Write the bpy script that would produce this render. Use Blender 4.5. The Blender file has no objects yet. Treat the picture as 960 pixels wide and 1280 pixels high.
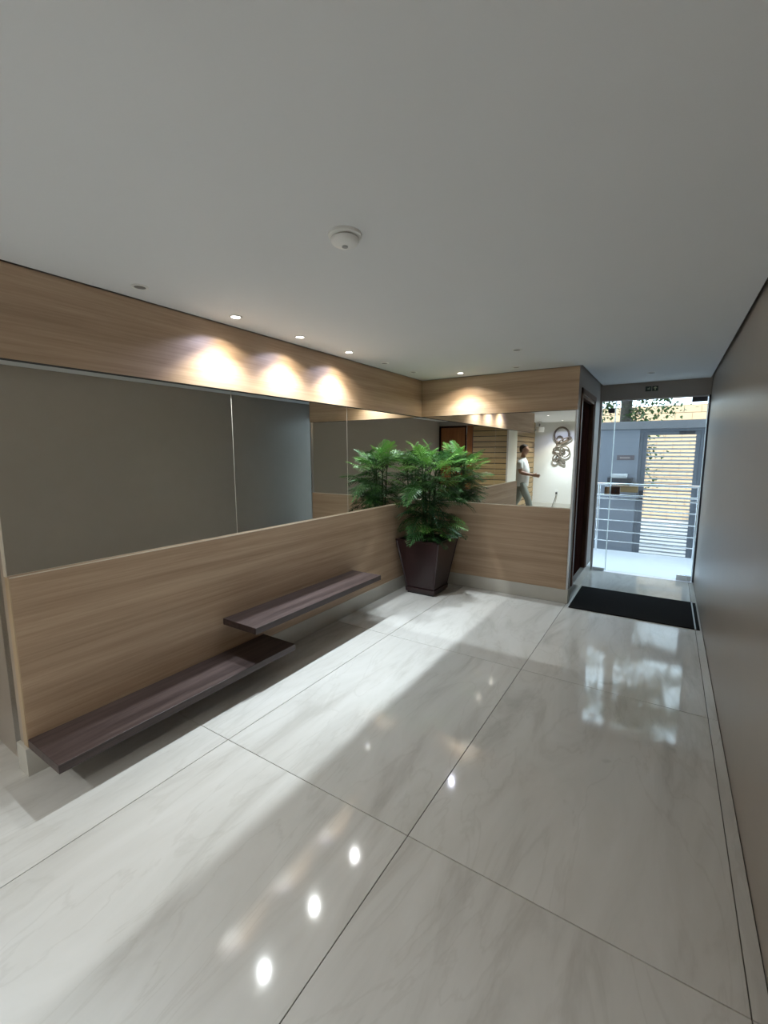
import bpy, bmesh, math, random
from mathutils import Vector, Matrix
random.seed(7)
sc = bpy.context.scene
COL = sc.collection
R = math.radians

# ------------------------------------------------------------------ camera
cam_d = bpy.data.cameras.new('camera')
cam = bpy.data.objects.new('camera', cam_d)
COL.objects.link(cam)
cam_d.sensor_fit = 'VERTICAL'
cam_d.sensor_height = 36.0
cam_d.lens = 550.37 / 1280 * 36.0
cam_d.clip_start = 0.02
cam_d.clip_end = 200
fw = Vector((-0.5352, 0.8338, -0.1347)).normalized()
rt = Vector((0.8417, 0.54, -0.0008)); rt = (rt - fw * rt.dot(fw)).normalized()
up = rt.cross(fw)
cam.matrix_world = Matrix(((rt.x, up.x, -fw.x, 0), (rt.y, up.y, -fw.y, 0), (rt.z, up.z, -fw.z, 1.6), (0, 0, 0, 1)))
sc.camera = cam

# ------------------------------------------------------------------ view, world, sun
sc.view_settings.view_transform = 'Standard'
sc.view_settings.look = 'None'
sc.view_settings.gamma = 1.0
sc.view_settings.use_curve_mapping = False
sc.view_settings.exposure = 0.28
sc.cycles.use_denoising = True
sc.cycles.max_bounces = 14
sc.cycles.diffuse_bounces = 6
sc.cycles.glossy_bounces = 8
sc.cycles.transmission_bounces = 8
sc.cycles.sample_clamp_indirect = 6.0

w = bpy.data.worlds.new('sky')
sc.world = w
w.use_nodes = True
bgn = w.node_tree.nodes['Background']
bgn.inputs['Color'].default_value = (0.70, 0.84, 1.0, 1)
bgn.inputs['Strength'].default_value = 4.4

sun_d = bpy.data.lights.new('sun', 'SUN')
sun_d.energy = 3.8
sun_d.color = (1.0, 0.90, 0.76)
sun_d.angle = 0.01
sun = bpy.data.objects.new('sun', sun_d)
COL.objects.link(sun)
sun.rotation_euler = Vector((0.25, 0.62, -0.95)).to_track_quat('-Z', 'Y').to_euler()

BEAM_POWER = 88.0       # main downward beam of a downlight (W)
# ------------------------------------------------------------------ dimensions (metres)
XL, XR, YE, HC, ZH, ZP, YD, XE = -2.567, 0.368, 4.849, 2.45, 2.024, 1.015, 6.474, -0.802
XM, YM = XL - 0.025, YE + 0.025          # mirror faces
YB = -1.82                                # wall with the wooden door, behind the camera
XP, XQ, YW = -3.35, -1.585, -3.70         # passage: slatted wall, right wall, white end wall
Y0 = 0.735                                # where the panelled wall starts

# ------------------------------------------------------------------ materials
def new_mat(name):
    m = bpy.data.materials.new(name); m.use_nodes = True
    nt = m.node_tree
    return m, nt, nt.nodes['Principled BSDF']

def simple(name, col, rough=0.5, metal=0.0, spec=0.5, var=0.0, bump=0.0, nscale=30.0, emit=None, estr=0.0, alpha=None, trans=0.0):
    m, nt, b = new_mat(name)
    b.inputs['Base Color'].default_value = (*col, 1)
    b.inputs['Roughness'].default_value = rough
    b.inputs['Metallic'].default_value = metal
    b.inputs['Specular IOR Level'].default_value = spec
    if trans: b.inputs['Transmission Weight'].default_value = trans
    if emit:
        b.inputs['Emission Color'].default_value = (*emit, 1); b.inputs['Emission Strength'].default_value = estr
    tc = nt.nodes.new('ShaderNodeTexCoord')
    n = nt.nodes.new('ShaderNodeTexNoise'); n.inputs['Scale'].default_value = nscale; n.inputs['Detail'].default_value = 4
    nt.links.new(tc.outputs['Object'], n.inputs['Vector'])
    if var > 0:
        mx = nt.nodes.new('ShaderNodeMix'); mx.data_type = 'RGBA'
        mx.inputs['A'].default_value = (*[c * (1 - var) for c in col], 1)
        mx.inputs['B'].default_value = (*[min(1, c * (1 + var)) for c in col], 1)
        nt.links.new(n.outputs['Fac'], mx.inputs['Factor']); nt.links.new(mx.outputs['Result'], b.inputs['Base Color'])
    if bump > 0:
        bp = nt.nodes.new('ShaderNodeBump'); bp.inputs['Strength'].default_value = bump; bp.inputs['Distance'].default_value = 0.002
        nt.links.new(n.outputs['Fac'], bp.inputs['Height']); nt.links.new(bp.outputs['Normal'], b.inputs['Normal'])
    return m

def wood(name, c0, c1, scale, rough=0.42, spec=0.4, fine=1.0, coord='Object'):
    m, nt, b = new_mat(name)
    tc = nt.nodes.new('ShaderNodeTexCoord')
    mp = nt.nodes.new('ShaderNodeMapping'); mp.inputs['Scale'].default_value = scale
    nt.links.new(tc.outputs[coord], mp.inputs['Vector'])
    n1 = nt.nodes.new('ShaderNodeTexNoise'); n1.inputs['Scale'].default_value = 1.0; n1.inputs['Detail'].default_value = 6; n1.inputs['Roughness'].default_value = 0.62; n1.inputs['Distortion'].default_value = 0.6
    nt.links.new(mp.outputs['Vector'], n1.inputs['Vector'])
    n2 = nt.nodes.new('ShaderNodeTexNoise'); n2.inputs['Scale'].default_value = 7.0 * fine; n2.inputs['Detail'].default_value = 3
    nt.links.new(mp.outputs['Vector'], n2.inputs['Vector'])
    ad = nt.nodes.new('ShaderNodeMath'); ad.operation = 'MULTIPLY_ADD'; ad.inputs[1].default_value = 0.35
    nt.links.new(n2.outputs['Fac'], ad.inputs[0]); nt.links.new(n1.outputs['Fac'], ad.inputs[2])
    rp = nt.nodes.new('ShaderNodeValToRGB')
    rp.color_ramp.elements[0].position = 0.45; rp.color_ramp.elements[0].color = (*c0, 1)
    rp.color_ramp.elements[1].position = 0.88; rp.color_ramp.elements[1].color = (*c1, 1)
    nt.links.new(ad.outputs[0], rp.inputs['Fac']); nt.links.new(rp.outputs['Color'], b.inputs['Base Color'])
    b.inputs['Roughness'].default_value = rough
    b.inputs['Specular IOR Level'].default_value = spec
    bp = nt.nodes.new('ShaderNodeBump'); bp.inputs['Strength'].default_value = 0.12; bp.inputs['Distance'].default_value = 0.001
    nt.links.new(ad.outputs[0], bp.inputs['Height']); nt.links.new(bp.outputs['Normal'], b.inputs['Normal'])
    return m

def marble():
    m, nt, b = new_mat('polished_marble')
    L = nt.links.new
    tc = nt.nodes.new('ShaderNodeTexCoord'); oi = nt.nodes.new('ShaderNodeObjectInfo')
    mul = nt.nodes.new('ShaderNodeMath'); mul.operation = 'MULTIPLY'; mul.inputs[1].default_value = 37.0
    L(oi.outputs['Random'], mul.inputs[0])
    off = nt.nodes.new('ShaderNodeCombineXYZ'); L(mul.outputs[0], off.inputs[0]); L(mul.outputs[0], off.inputs[1])
    va = nt.nodes.new('ShaderNodeVectorMath'); va.operation = 'ADD'
    L(tc.outputs['Object'], va.inputs[0]); L(off.outputs[0], va.inputs[1])
    mp = nt.nodes.new('ShaderNodeMapping'); mp.inputs['Rotation'].default_value = (0, 0, R(24)); mp.inputs['Scale'].default_value = (2.4, 0.55, 1)
    L(va.outputs[0], mp.inputs['Vector'])
    n1 = nt.nodes.new('ShaderNodeTexNoise'); n1.inputs['Scale'].default_value = 1.5; n1.inputs['Detail'].default_value = 8; n1.inputs['Roughness'].default_value = 0.6; n1.inputs['Distortion'].default_value = 1.2
    L(mp.outputs[0], n1.inputs['Vector'])
    rp = nt.nodes.new('ShaderNodeValToRGB'); e = rp.color_ramp.elements
    e[0].position = 0.28; e[0].color = (0.47, 0.45, 0.42, 1)
    e[1].position = 0.75; e[1].color = (0.67, 0.655, 0.63, 1)
    k = rp.color_ramp.elements.new(0.48); k.color = (0.60, 0.585, 0.555, 1)
    L(n1.outputs['Fac'], rp.inputs['Fac'])
    # thin veins
    n2 = nt.nodes.new('ShaderNodeTexNoise'); n2.inputs['Scale'].default_value = 1.1; n2.inputs['Detail'].default_value = 5; n2.inputs['Distortion'].default_value = 2.2
    L(mp.outputs[0], n2.inputs['Vector'])
    s = nt.nodes.new('ShaderNodeMath'); s.operation = 'SUBTRACT'; s.inputs[1].default_value = 0.5; L(n2.outputs['Fac'], s.inputs[0])
    a = nt.nodes.new('ShaderNodeMath'); a.operation = 'ABSOLUTE'; L(s.outputs[0], a.inputs[0])
    mr = nt.nodes.new('ShaderNodeMapRange'); mr.inputs['From Min'].default_value = 0.0; mr.inputs['From Max'].default_value = 0.02; mr.inputs['To Min'].default_value = 0.13; mr.inputs['To Max'].default_value = 0.0
    L(a.outputs[0], mr.inputs['Value'])
    mx = nt.nodes.new('ShaderNodeMix'); mx.data_type = 'RGBA'; mx.inputs['B'].default_value = (0.30, 0.275, 0.23, 1)
    L(mr.outputs[0], mx.inputs['Factor']); L(rp.outputs['Color'], mx.inputs['A'])
    # stray stains
    n3 = nt.nodes.new('ShaderNodeTexNoise'); n3.inputs['Scale'].default_value = 4.5; n3.inputs['Detail'].default_value = 3
    L(va.outputs[0], n3.inputs['Vector'])
    mr3 = nt.nodes.new('ShaderNodeMapRange'); mr3.inputs['From Min'].default_value = 0.70; mr3.inputs['From Max'].default_value = 0.80; mr3.inputs['To Max'].default_value = 0.5
    L(n3.outputs['Fac'], mr3.inputs['Value'])
    mx2 = nt.nodes.new('ShaderNodeMix'); mx2.data_type = 'RGBA'; mx2.inputs['B'].default_value = (0.27, 0.255, 0.22, 1)
    L(mr3.outputs[0], mx2.inputs['Factor']); L(mx.outputs['Result'], mx2.inputs['A'])
    L(mx2.outputs['Result'], b.inputs['Base Color'])
    rr = nt.nodes.new('ShaderNodeMapRange'); rr.inputs['To Min'].default_value = 0.04; rr.inputs['To Max'].default_value = 0.095
    n4 = nt.nodes.new('ShaderNodeTexNoise'); n4.inputs['Scale'].default_value = 6.0; L(va.outputs[0], n4.inputs['Vector'])
    L(n4.outputs['Fac'], rr.inputs['Value']); L(rr.outputs[0], b.inputs['Roughness'])
    b.inputs['Specular IOR Level'].default_value = 0.55
    return m

def leaf_mat(name, dark, light):
    m, nt, b = new_mat(name); L = nt.links.new
    oi = nt.nodes.new('ShaderNodeObjectInfo')
    rp = nt.nodes.new('ShaderNodeValToRGB'); rp.color_ramp.elements[0].color = (*dark, 1); rp.color_ramp.elements[1].color = (*light, 1)
    L(oi.outputs['Random'], rp.inputs['Fac'])
    tc = nt.nodes.new('ShaderNodeTexCoord'); n = nt.nodes.new('ShaderNodeTexNoise'); n.inputs['Scale'].default_value = 25
    L(tc.outputs['Object'], n.inputs['Vector'])
    mx = nt.nodes.new('ShaderNodeMix'); mx.data_type = 'RGBA'; mx.blend_type = 'MULTIPLY'; mx.inputs['Factor'].default_value = 0.5
    L(rp.outputs['Color'], mx.inputs['A']); L(n.outputs['Color'], mx.inputs['B']); 
    L(rp.outputs['Color'], b.inputs['Base Color'])
    b.inputs['Roughness'].default_value = 0.5
    tr = nt.nodes.new('ShaderNodeBsdfTranslucent'); L(rp.outputs['Color'], tr.inputs['Color'])
    ms = nt.nodes.new('ShaderNodeMixShader'); ms.inputs[0].default_value = 0.22
    out = nt.nodes['Material Output']
    L(b.outputs[0], ms.inputs[1]); L(tr.outputs[0], ms.inputs[2]); L(ms.outputs[0], out.inputs['Surface'])
    return m

def glass_mat(name, tint=(0.93, 0.98, 0.97)):
    m = bpy.data.materials.new(name); m.use_nodes = True
    nt = m.node_tree; nt.nodes.clear(); L = nt.links.new
    out = nt.nodes.new('ShaderNodeOutputMaterial')
    t = nt.nodes.new('ShaderNodeBsdfTransparent'); t.inputs['Color'].default_value = (*tint, 1)
    g = nt.nodes.new('ShaderNodeBsdfGlossy'); g.inputs['Roughness'].default_value = 0.01
    fr = nt.nodes.new('ShaderNodeFresnel'); fr.inputs['IOR'].default_value = 1.45
    ge_ = nt.nodes.new('ShaderNodeNewGeometry'); io = nt.nodes.new('ShaderNodeMapRange')   # same reflectance entering and leaving the pane
    io.inputs['To Min'].default_value = 1.45; io.inputs['To Max'].default_value = 1 / 1.45
    L(ge_.outputs['Backfacing'], io.inputs['Value']); L(io.outputs[0], fr.inputs['IOR'])
    mx = nt.nodes.new('ShaderNodeMixShader')
    L(fr.outputs[0], mx.inputs[0]); L(t.outputs[0], mx.inputs[1]); L(g.outputs[0], mx.inputs[2]); L(mx.outputs[0], out.inputs['Surface'])
    return m

def mirror_mat():
    m, nt, b = new_mat('silvered_mirror')
    tc = nt.nodes.new('ShaderNodeTexCoord'); n = nt.nodes.new('ShaderNodeTexNoise'); n.inputs['Scale'].default_value = 3
    nt.links.new(tc.outputs['Object'], n.inputs['Vector'])
    rp = nt.nodes.new('ShaderNodeValToRGB'); rp.color_ramp.elements[0].color = (0.80, 0.82, 0.79, 1); rp.color_ramp.elements[1].color = (0.83, 0.845, 0.815, 1)
    nt.links.new(n.outputs['Fac'], rp.inputs['Fac']); nt.links.new(rp.outputs['Color'], b.inputs['Base Color'])
    b.inputs['Metallic'].default_value = 1.0; b.inputs['Roughness'].default_value = 0.0
    return m

M = {}
M['ceiling'] = simple('ceiling_paint', (0.70, 0.705, 0.705), 0.85, spec=0.2, var=0.015, nscale=3)
M['taupe'] = simple('taupe_satin_paint', (0.375, 0.330, 0.288), 0.36, spec=0.35, var=0.04, bump=0.10, nscale=6)
M['lintel'] = simple('taupe_matt_paint', (0.34, 0.31, 0.285), 0.6, var=0.03, nscale=8)
M['white_wall'] = simple('white_wall_paint', (0.66, 0.66, 0.63), 0.7, var=0.02, nscale=5)
M['core'] = simple('plaster_core', (0.30, 0.29, 0.27), 0.9, var=0.05)
M['dark_gap'] = simple('dark_reveal', (0.03, 0.028, 0.026), 0.9, var=0.1)
M['wood'] = wood('oak_laminate', (0.340, 0.228, 0.146), (0.550, 0.400, 0.275), (0.40, 0.40, 15.0), 0.42)
M['wood_edge'] = wood('oak_edge_band', (0.40, 0.29, 0.18), (0.52, 0.40, 0.27), (6, 6, 0.8), 0.5)
M['edge_light'] = simple('pale_edge_strip', (0.72, 0.66, 0.56), 0.35, var=0.04)
M['edge_beige'] = simple('beige_board_edge', (0.42, 0.35, 0.29), 0.5, var=0.05)
M['bench'] = wood('dark_walnut_laminate', (0.032, 0.021, 0.020), (0.100, 0.071, 0.067), (22, 0.9, 22), 0.38, fine=1.4)
M['boards'] = wood('slat_board_wood', (0.22, 0.145, 0.065), (0.36, 0.25, 0.125), (0.8, 0.8, 14), 0.5)
M['door_brown'] = wood('brown_door_veneer', (0.15, 0.050, 0.014), (0.26, 0.095, 0.030), (10, 10, 0.7), 0.4)
M['door_dark'] = wood('dark_door_veneer', (0.016, 0.007, 0.006), (0.034, 0.013, 0.010), (14, 14, 0.7), 0.9, 0.0)
M['door_frame'] = wood('door_frame_wood', (0.075, 0.034, 0.020), (0.14, 0.066, 0.040), (8, 8, 1.0), 0.45)
M['marble'] = marble()
M['base_marble'] = simple('baseboard_marble', (0.56, 0.545, 0.50), 0.18, var=0.10, nscale=4)
M['joint'] = simple('floor_grout', (0.12, 0.11, 0.095), 0.8, var=0.1)
M['granite'] = simple('grey_granite', (0.17, 0.155, 0.135), 0.3, var=0.55, nscale=90)
M['mirror'] = mirror_mat()
M['glass'] = glass_mat('clear_glass')
M['glass_edge'] = simple('glass_polished_edge', (0.86, 0.92, 0.92), 0.25, var=0.02)
_m = M['glass_edge']; _nt = _m.node_tree; _tr = _nt.nodes.new('ShaderNodeBsdfTranslucent'); _tr.inputs['Color'].default_value = (0.9, 0.96, 0.96, 1)
_mx = _nt.nodes.new('ShaderNodeMixShader'); _mx.inputs[0].default_value = 0.75
_nt.links.new(_nt.nodes['Principled BSDF'].outputs[0], _mx.inputs[1]); _nt.links.new(_tr.outputs[0], _mx.inputs[2]); _nt.links.new(_mx.outputs[0], _nt.nodes['Material Output'].inputs['Surface'])
M['alu'] = simple('brushed_aluminium', (0.55, 0.56, 0.58), 0.32, metal=0.9, var=0.05)
M['chrome'] = simple('polished_steel', (0.80, 0.82, 0.85), 0.12, metal=1.0, var=0.02)
M['dark_metal'] = simple('dark_metal', (0.08, 0.085, 0.10), 0.4, metal=0.5, var=0.1)
M['lock'] = simple('lock_brown_metal', (0.12, 0.075, 0.06), 0.35, metal=0.4, var=0.15)
M['white_plastic'] = simple('white_plastic', (0.78, 0.78, 0.75), 0.4, var=0.02)
M['grey_plastic'] = simple('grey_plastic', (0.30, 0.30, 0.29), 0.5, var=0.05)
M['black_plastic'] = simple('black_plastic', (0.015, 0.015, 0.015), 0.4, var=0.1)
M['lamp_on'] = simple('lit_lamp_face', (0.9, 0.9, 0.9), 0.4, emit=(1.0, 0.95, 0.88), estr=12.0)
M['lamp_off'] = simple('unlit_lamp_face', (0.16, 0.16, 0.155), 0.30, var=0.1)
M['mat'] = simple('black_rubber_mat', (0.010, 0.0095, 0.010), 0.95, spec=0.15, var=0.4, bump=0.8, nscale=220)
M['pot'] = simple('maroon_lacquered_pot', (0.024, 0.010, 0.011), 0.28, var=0.10, nscale=10)
M['soil'] = simple('potting_soil', (0.018, 0.013, 0.010), 0.95, var=0.5, bump=0.8, nscale=60)
M['leaf'] = leaf_mat('plant_leaf', (0.012, 0.050, 0.016), (0.050, 0.150, 0.032))
M['leaf_lit'] = leaf_mat('lit_plant_leaf', (0.07, 0.21, 0.035), (0.15, 0.33, 0.055))  # lighter leaf copy, lamplight on the top leaves put into the colour
M['stem'] = simple('green_stem', (0.035, 0.07, 0.022), 0.5, var=0.2)
M['bronze'] = simple('bronze_patina', (0.105, 0.082, 0.062), 0.55, metal=0.0, var=0.15, nscale=9)
M['skin'] = simple('skin', (0.36, 0.205, 0.14), 0.5, var=0.06)
M['lips'] = simple('lips', (0.25, 0.10, 0.08), 0.5, var=0.05)
M['hair'] = simple('short_dark_hair', (0.045, 0.035, 0.03), 0.7, var=0.3)
M['shirt'] = simple('white_cotton_shirt', (0.68, 0.71, 0.70), 0.8, var=0.05, bump=0.3, nscale=25)
M['trousers'] = simple('grey_green_trousers', (0.27, 0.30, 0.27), 0.85, var=0.12, bump=0.3, nscale=20)
M['shoe'] = simple('dark_green_shoe', (0.08, 0.10, 0.085), 0.6, var=0.1)
M['porch'] = simple('pale_porch_concrete', (0.62, 0.64, 0.68), 0.6, var=0.08, nscale=5)
M['grey_paint'] = simple('blue_grey_paint', (0.27, 0.30, 0.36), 0.7, var=0.05, nscale=4)
M['cap'] = simple('concrete_cap', (0.25, 0.26, 0.29), 0.7, var=0.10, nscale=6)
M['gate'] = simple('grey_gate_steel', (0.20, 0.225, 0.27), 0.45, metal=0.2, var=0.06)
M['slat'] = simple('gate_slat_paint', (0.46, 0.48, 0.53), 0.4, metal=0.1, var=0.05)
M['block'] = simple('cream_wall_block', (0.60, 0.42, 0.265), 0.85, var=0.10, nscale=5)
M['mortar'] = simple('mortar', (0.36, 0.27, 0.18), 0.9, var=0.1)
M['street'] = simple('street_paving', (0.40, 0.39, 0.38), 0.85, var=0.12, nscale=3)
M['facade'] = simple('facade_paint', (0.42, 0.40, 0.37), 0.8, var=0.05, nscale=2)
M['bark'] = simple('tree_bark', (0.12, 0.105, 0.095), 0.95, var=0.4, bump=0.8, nscale=30)
M['tree_leaf'] = leaf_mat('tree_leaf', (0.05, 0.11, 0.03), (0.16, 0.26, 0.07))
M['sign_dark'] = simple('exit_sign_dark', (0.012, 0.03, 0.02), 0.4, var=0.1)
M['sign_light'] = simple('exit_sign_pictogram', (0.62, 0.66, 0.50), 0.5, var=0.02)
M['plaque'] = simple('grey_plaque', (0.17, 0.15, 0.17), 0.4, var=0.1)
M['plaque_text'] = simple('plaque_band', (0.36, 0.31, 0.31), 0.4, var=0.1)
M['paper'] = simple('white_paper', (0.75, 0.78, 0.82), 0.8, var=0.03)
M['crate'] = wood('letter_box_wood', (0.20, 0.13, 0.06), (0.34, 0.24, 0.12), (1, 1, 16), 0.6)

# ------------------------------------------------------------------ mesh helpers
class MB:
    def __init__(s): s.v = []; s.f = []; s.smooth = False
    def box(s, x0, x1, y0, y1, z0, z1):
        if x0 > x1: x0, x1 = x1, x0
        if y0 > y1: y0, y1 = y1, y0
        if z0 > z1: z0, z1 = z1, z0
        n = len(s.v)
        s.v += [(x0, y0, z0), (x1, y0, z0), (x1, y1, z0), (x0, y1, z0), (x0, y0, z1), (x1, y0, z1), (x1, y1, z1), (x0, y1, z1)]
        s.f += [tuple(n + i for i in q) for q in ((0, 3, 2, 1), (4, 5, 6, 7), (0, 1, 5, 4), (1, 2, 6, 5), (2, 3, 7, 6), (3, 0, 4, 7))]
        return s
    def tube(s, pts, rad, seg=10, closed=False, squash=1.0):
        pts = [Vector(p) for p in pts]; N = len(pts); n0 = len(s.v)
        rads = rad if isinstance(rad, (list, tuple)) else [rad] * N
        prev = None
        for i, p in enumerate(pts):
            if closed: t = pts[(i + 1) % N] - pts[i - 1]
            else: t = pts[min(i + 1, N - 1)] - pts[max(i - 1, 0)]
            t.normalize()
            if prev is None:
                a = Vector((0, 0, 1)) if abs(t.z) < .9 else Vector((1, 0, 0))
                u = t.cross(a).normalized()
            else: u = (prev - t * prev.dot(t)).normalized()
            prev = u; v = t.cross(u)
            for k in range(seg):
                a = 2 * math.pi * k / seg
                s.v.append(tuple(p + (u * math.cos(a) + v * math.sin(a) * squash) * rads[i]))
        for i in range(N if closed else N - 1):
            j = (i + 1) % N
            for k in range(seg):
                s.f.append((n0 + i * seg + k, n0 + i * seg + (k + 1) % seg, n0 + j * seg + (k + 1) % seg, n0 + j * seg + k))
        if not closed:
            s.f.append(tuple(n0 + k for k in reversed(range(seg)))); s.f.append(tuple(n0 + (N - 1) * seg + k for k in range(seg)))
        s.smooth = True
        return s
    def lathe(s, prof, seg=28, c=(0, 0, 0)):
        n0 = len(s.v)
        for r, z in prof:
            for k in range(seg):
                a = 2 * math.pi * k / seg
                s.v.append((c[0] + r * math.cos(a), c[1] + r * math.sin(a), c[2] + z))
        for i in range(len(prof) - 1):
            for k in range(seg):
                s.f.append((n0 + i * seg + k, n0 + i * seg + (k + 1) % seg, n0 + (i + 1) * seg + (k + 1) % seg, n0 + (i + 1) * seg + k))
        s.f.append(tuple(n0 + k for k in reversed(range(seg)))); s.f.append(tuple(n0 + (len(prof) - 1) * seg + k for k in range(seg)))
        s.smooth = True
        return s
    def poly(s, pts): 
        n = len(s.v); s.v += [tuple(p) for p in pts]; s.f.append(tuple(range(n, n + len(pts)))); return s
    def mesh(s, name, mat):
        me = bpy.data.meshes.new(name); me.from_pydata(s.v, [], s.f); me.update()
        bm = bmesh.new(); bm.from_mesh(me); bmesh.ops.recalc_face_normals(bm, faces=bm.faces); bm.to_mesh(me); bm.free()
        me.materials.append(mat)
        if s.smooth:
            for p in me.polygons: p.use_smooth = True
            try: me.set_sharp_from_angle(angle=R(40))
            except Exception: pass
        return me
    def build(s, name, mat, parent=None, bevel=0.0):
        o = bpy.data.objects.new(name, s.mesh(name, mat)); COL.objects.link(o)
        if parent: o.parent = parent
        if bevel:
            b = o.modifiers.new('bevel', 'BEVEL'); b.width = bevel; b.segments = 2; b.limit_method = 'ANGLE'; b.angle_limit = R(40)
        return o

def tag(o, label=None, cat=None, group=None, kind=None):
    if label: o['label'] = label
    if cat: o['category'] = cat
    if group: o['group'] = group
    if kind: o['kind'] = kind
    return o
def empty(name, loc=(0, 0, 0), rz=0.0):
    o = bpy.data.objects.new(name, None); COL.objects.link(o); o.location = loc; o.rotation_euler.z = rz
    o.empty_display_size = 0.05
    return o
def inst(name, mesh, parent=None, mtx=None):
    o = bpy.data.objects.new(name, mesh); COL.objects.link(o)
    if parent: o.parent = parent
    if mtx is not None: o.matrix_local = mtx
    return o
def B(name, mat, dims, parent=None, bevel=0.0): return MB().box(*dims).build(name, mat, parent, bevel)
def struct(o, label=None): tag(o, label, kind='structure'); return o

# ------------------------------------------------------------------ floor with marble tiles
floor = struct(B('floor', M['joint'], (-3.6, 0.60, YW - 0.15, YD, -0.20, -0.006)), 'polished cream marble floor of large slabs with dark joints')
JX = [-3.35, -1.97 - 0.59, -1.97, -0.81, 0.315, 0.366]
JY = [YW, -1.95, -0.25, 1.445, 3.145, 4.845, YD - 0.002]
JX = [XP, -1.97, -0.81, 0.315, 0.366]
G = 0.0018
for i in range(len(JX) - 1):
    for j in range(len(JY) - 1):
        x0, x1, y0, y1 = JX[i], JX[i + 1], JY[j], JY[j + 1]
        if y1 <= YB and x0 > XQ: continue
        if y0 >= 4.8 and x1 < -0.8: continue
        if x1 - x0 < 0.02: continue
        if x0 == XP and y0 >= 1.4: x0 = XM - 0.02
        if i == 3:
            pass
        mb = MB().box(-(x1 - x0) / 2 + G, (x1 - x0) / 2 - G, -(y1 - y0) / 2 + G, (y1 - y0) / 2 - G, -0.02, 0.0)
        t = mb.build('marble_tile', M['marble'], floor, bevel=0.0012)
        t.location = ((x0 + x1) / 2, (y0 + y1) / 2, 0)

# ------------------------------------------------------------------ ceiling with dark shadow gap round the edge
g = 0.022
cl = MB()
cl.box(XP + g, XR - g, YW + g, YB - 0.0, HC, HC + 0.05)          # passage part, clipped by walls above
cl = MB()
cl.box(XL + 0.006, XR - g, Y0, YE - 0.006, HC, HC + 0.04)
cl.box(XE + g, XR - g, YE - 0.006, YD - g, HC, HC + 0.04)
cl.box(XP + 0.006, XR - g, YB + 0.006, Y0, HC, HC + 0.04)
cl.box(XP + 0.006, XQ - 0.006, YW + 0.006, YB + 0.006, HC, HC + 0.04)
ceiling = struct(cl.build('ceiling', M['ceiling']), 'smooth white plaster ceiling with recessed dark edge')
struct(B('ceiling_slab', M['dark_gap'], (-3.6, 0.60, YW - 0.15, YD + 0.10, HC + 0.045, HC + 0.20)), 'dark slab above the ceiling').parent = ceiling

# ------------------------------------------------------------------ walls
wall_right = struct(B('wall_right', M['taupe'], (XR, XR + 0.20, YB - 0.15, YD + 0.10, -0.2, HC + 0.045)), 'long taupe satin wall on the right')

wall_left = struct(B('wall_left', M['core'], (XP - 0.1, XM - 0.007, Y0 + 0.022, YE + 0.3, -0.006, HC + 0.045)), 'left wall carrying oak panels and mirrors')
hp = B('header_panel', M['wood'], (XM - 0.007, XL, -0.45, YE + 0.02, ZH, HC - 0.004), wall_left, 0.001)
hp.data.transform(Matrix.Translation((0, 0, 0)))
lp = B('lower_panel', M['wood'], (XM - 0.007, XL, Y0 + 0.004, YE + 0.02, 0.148, ZP - 0.004), wall_left, 0.001)
B('ledge_top', M['wood'], (XM, XL - 0.004, Y0 + 0.004, YE + 0.02, ZP - 0.004, ZP - 0.001), wall_left)
B('ledge_strip', M['edge_light'], (XL - 0.004, XL - 0.0005, Y0 + 0.004, YE + 0.02, ZP - 0.004, ZP), wall_left)
B('header_shade_strip', M['dark_gap'], (XM - 0.006, XL - 0.002, -0.45, YE + 0.02, ZH - 0.002, ZH), wall_left)  # dark strip painting the shade under the wooden header
B('panel_edge', M['wood_edge'], (XL - 0.052, XL - 0.002, Y0, Y0 + 0.004, 0.148, ZP), wall_left)
B('mirror_box_edge', M['edge_beige'], (XL - 0.105, XL - 0.052, Y0 + 0.004, Y0 + 0.022, 0.148, ZP), wall_left)
B('mirror_edge_strip', M['edge_light'], (XM - 0.030, XM - 0.001, Y0 - 0.001, Y0 + 0.0035, ZP, ZH), wall_left)
B('mirror_edge_back', M['edge_beige'], (XL - 0.105, XM - 0.030, Y0 + 0.004, Y0 + 0.022, ZP, ZH), wall_left)
B('granite_strip', M['granite'], (XL - 0.205, XL - 0.105, Y0 + 0.010, Y0 + 0.022, 0.02, HC - 0.01), wall_left, 0.001)
B('wall_end_paint', M['taupe'], (XP - 0.05, XL - 0.205, Y0 + 0.016, Y0 + 0.022, 0.0, HC), wall_left)
B('header_underside', M['wood'], (XP + 0.05, XM - 0.008, -0.45, Y0 + 0.02, ZH, HC - 0.004), wall_left)

wall_far = struct(B('wall_far', M['core'], (XM - 0.007, XE - 0.006, YM + 0.007, 5.02, -0.006, HC + 0.045)), 'far wall carrying oak panels and a mirror')
B('header_panel', M['wood'], (XL, XE - 0.001, YE, YM + 0.007, ZH, HC - 0.004), wall_far, 0.001)
B('lower_panel', M['wood'], (XL, XE - 0.020, YE, YM + 0.007, 0.148, ZP - 0.004), wall_far, 0.001)
B('ledge_top', M['wood'], (XL, XE - 0.020, YE + 0.004, YM, ZP - 0.004, ZP - 0.001), wall_far)
B('ledge_strip', M['edge_light'], (XL, XE - 0.020, YE + 0.0005, YE + 0.004, ZP - 0.004, ZP), wall_far)
B('header_shade_strip', M['dark_gap'], (XL, XE - 0.004, YE + 0.002, YM + 0.006, ZH - 0.002, ZH), wall_far)  # same painted shade below the far header
B('corner_trim', M['alu'], (XE - 0.018, XE, YE + 0.004, YM + 0.012, 0.148, ZH - 0.001), wall_far)

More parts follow.
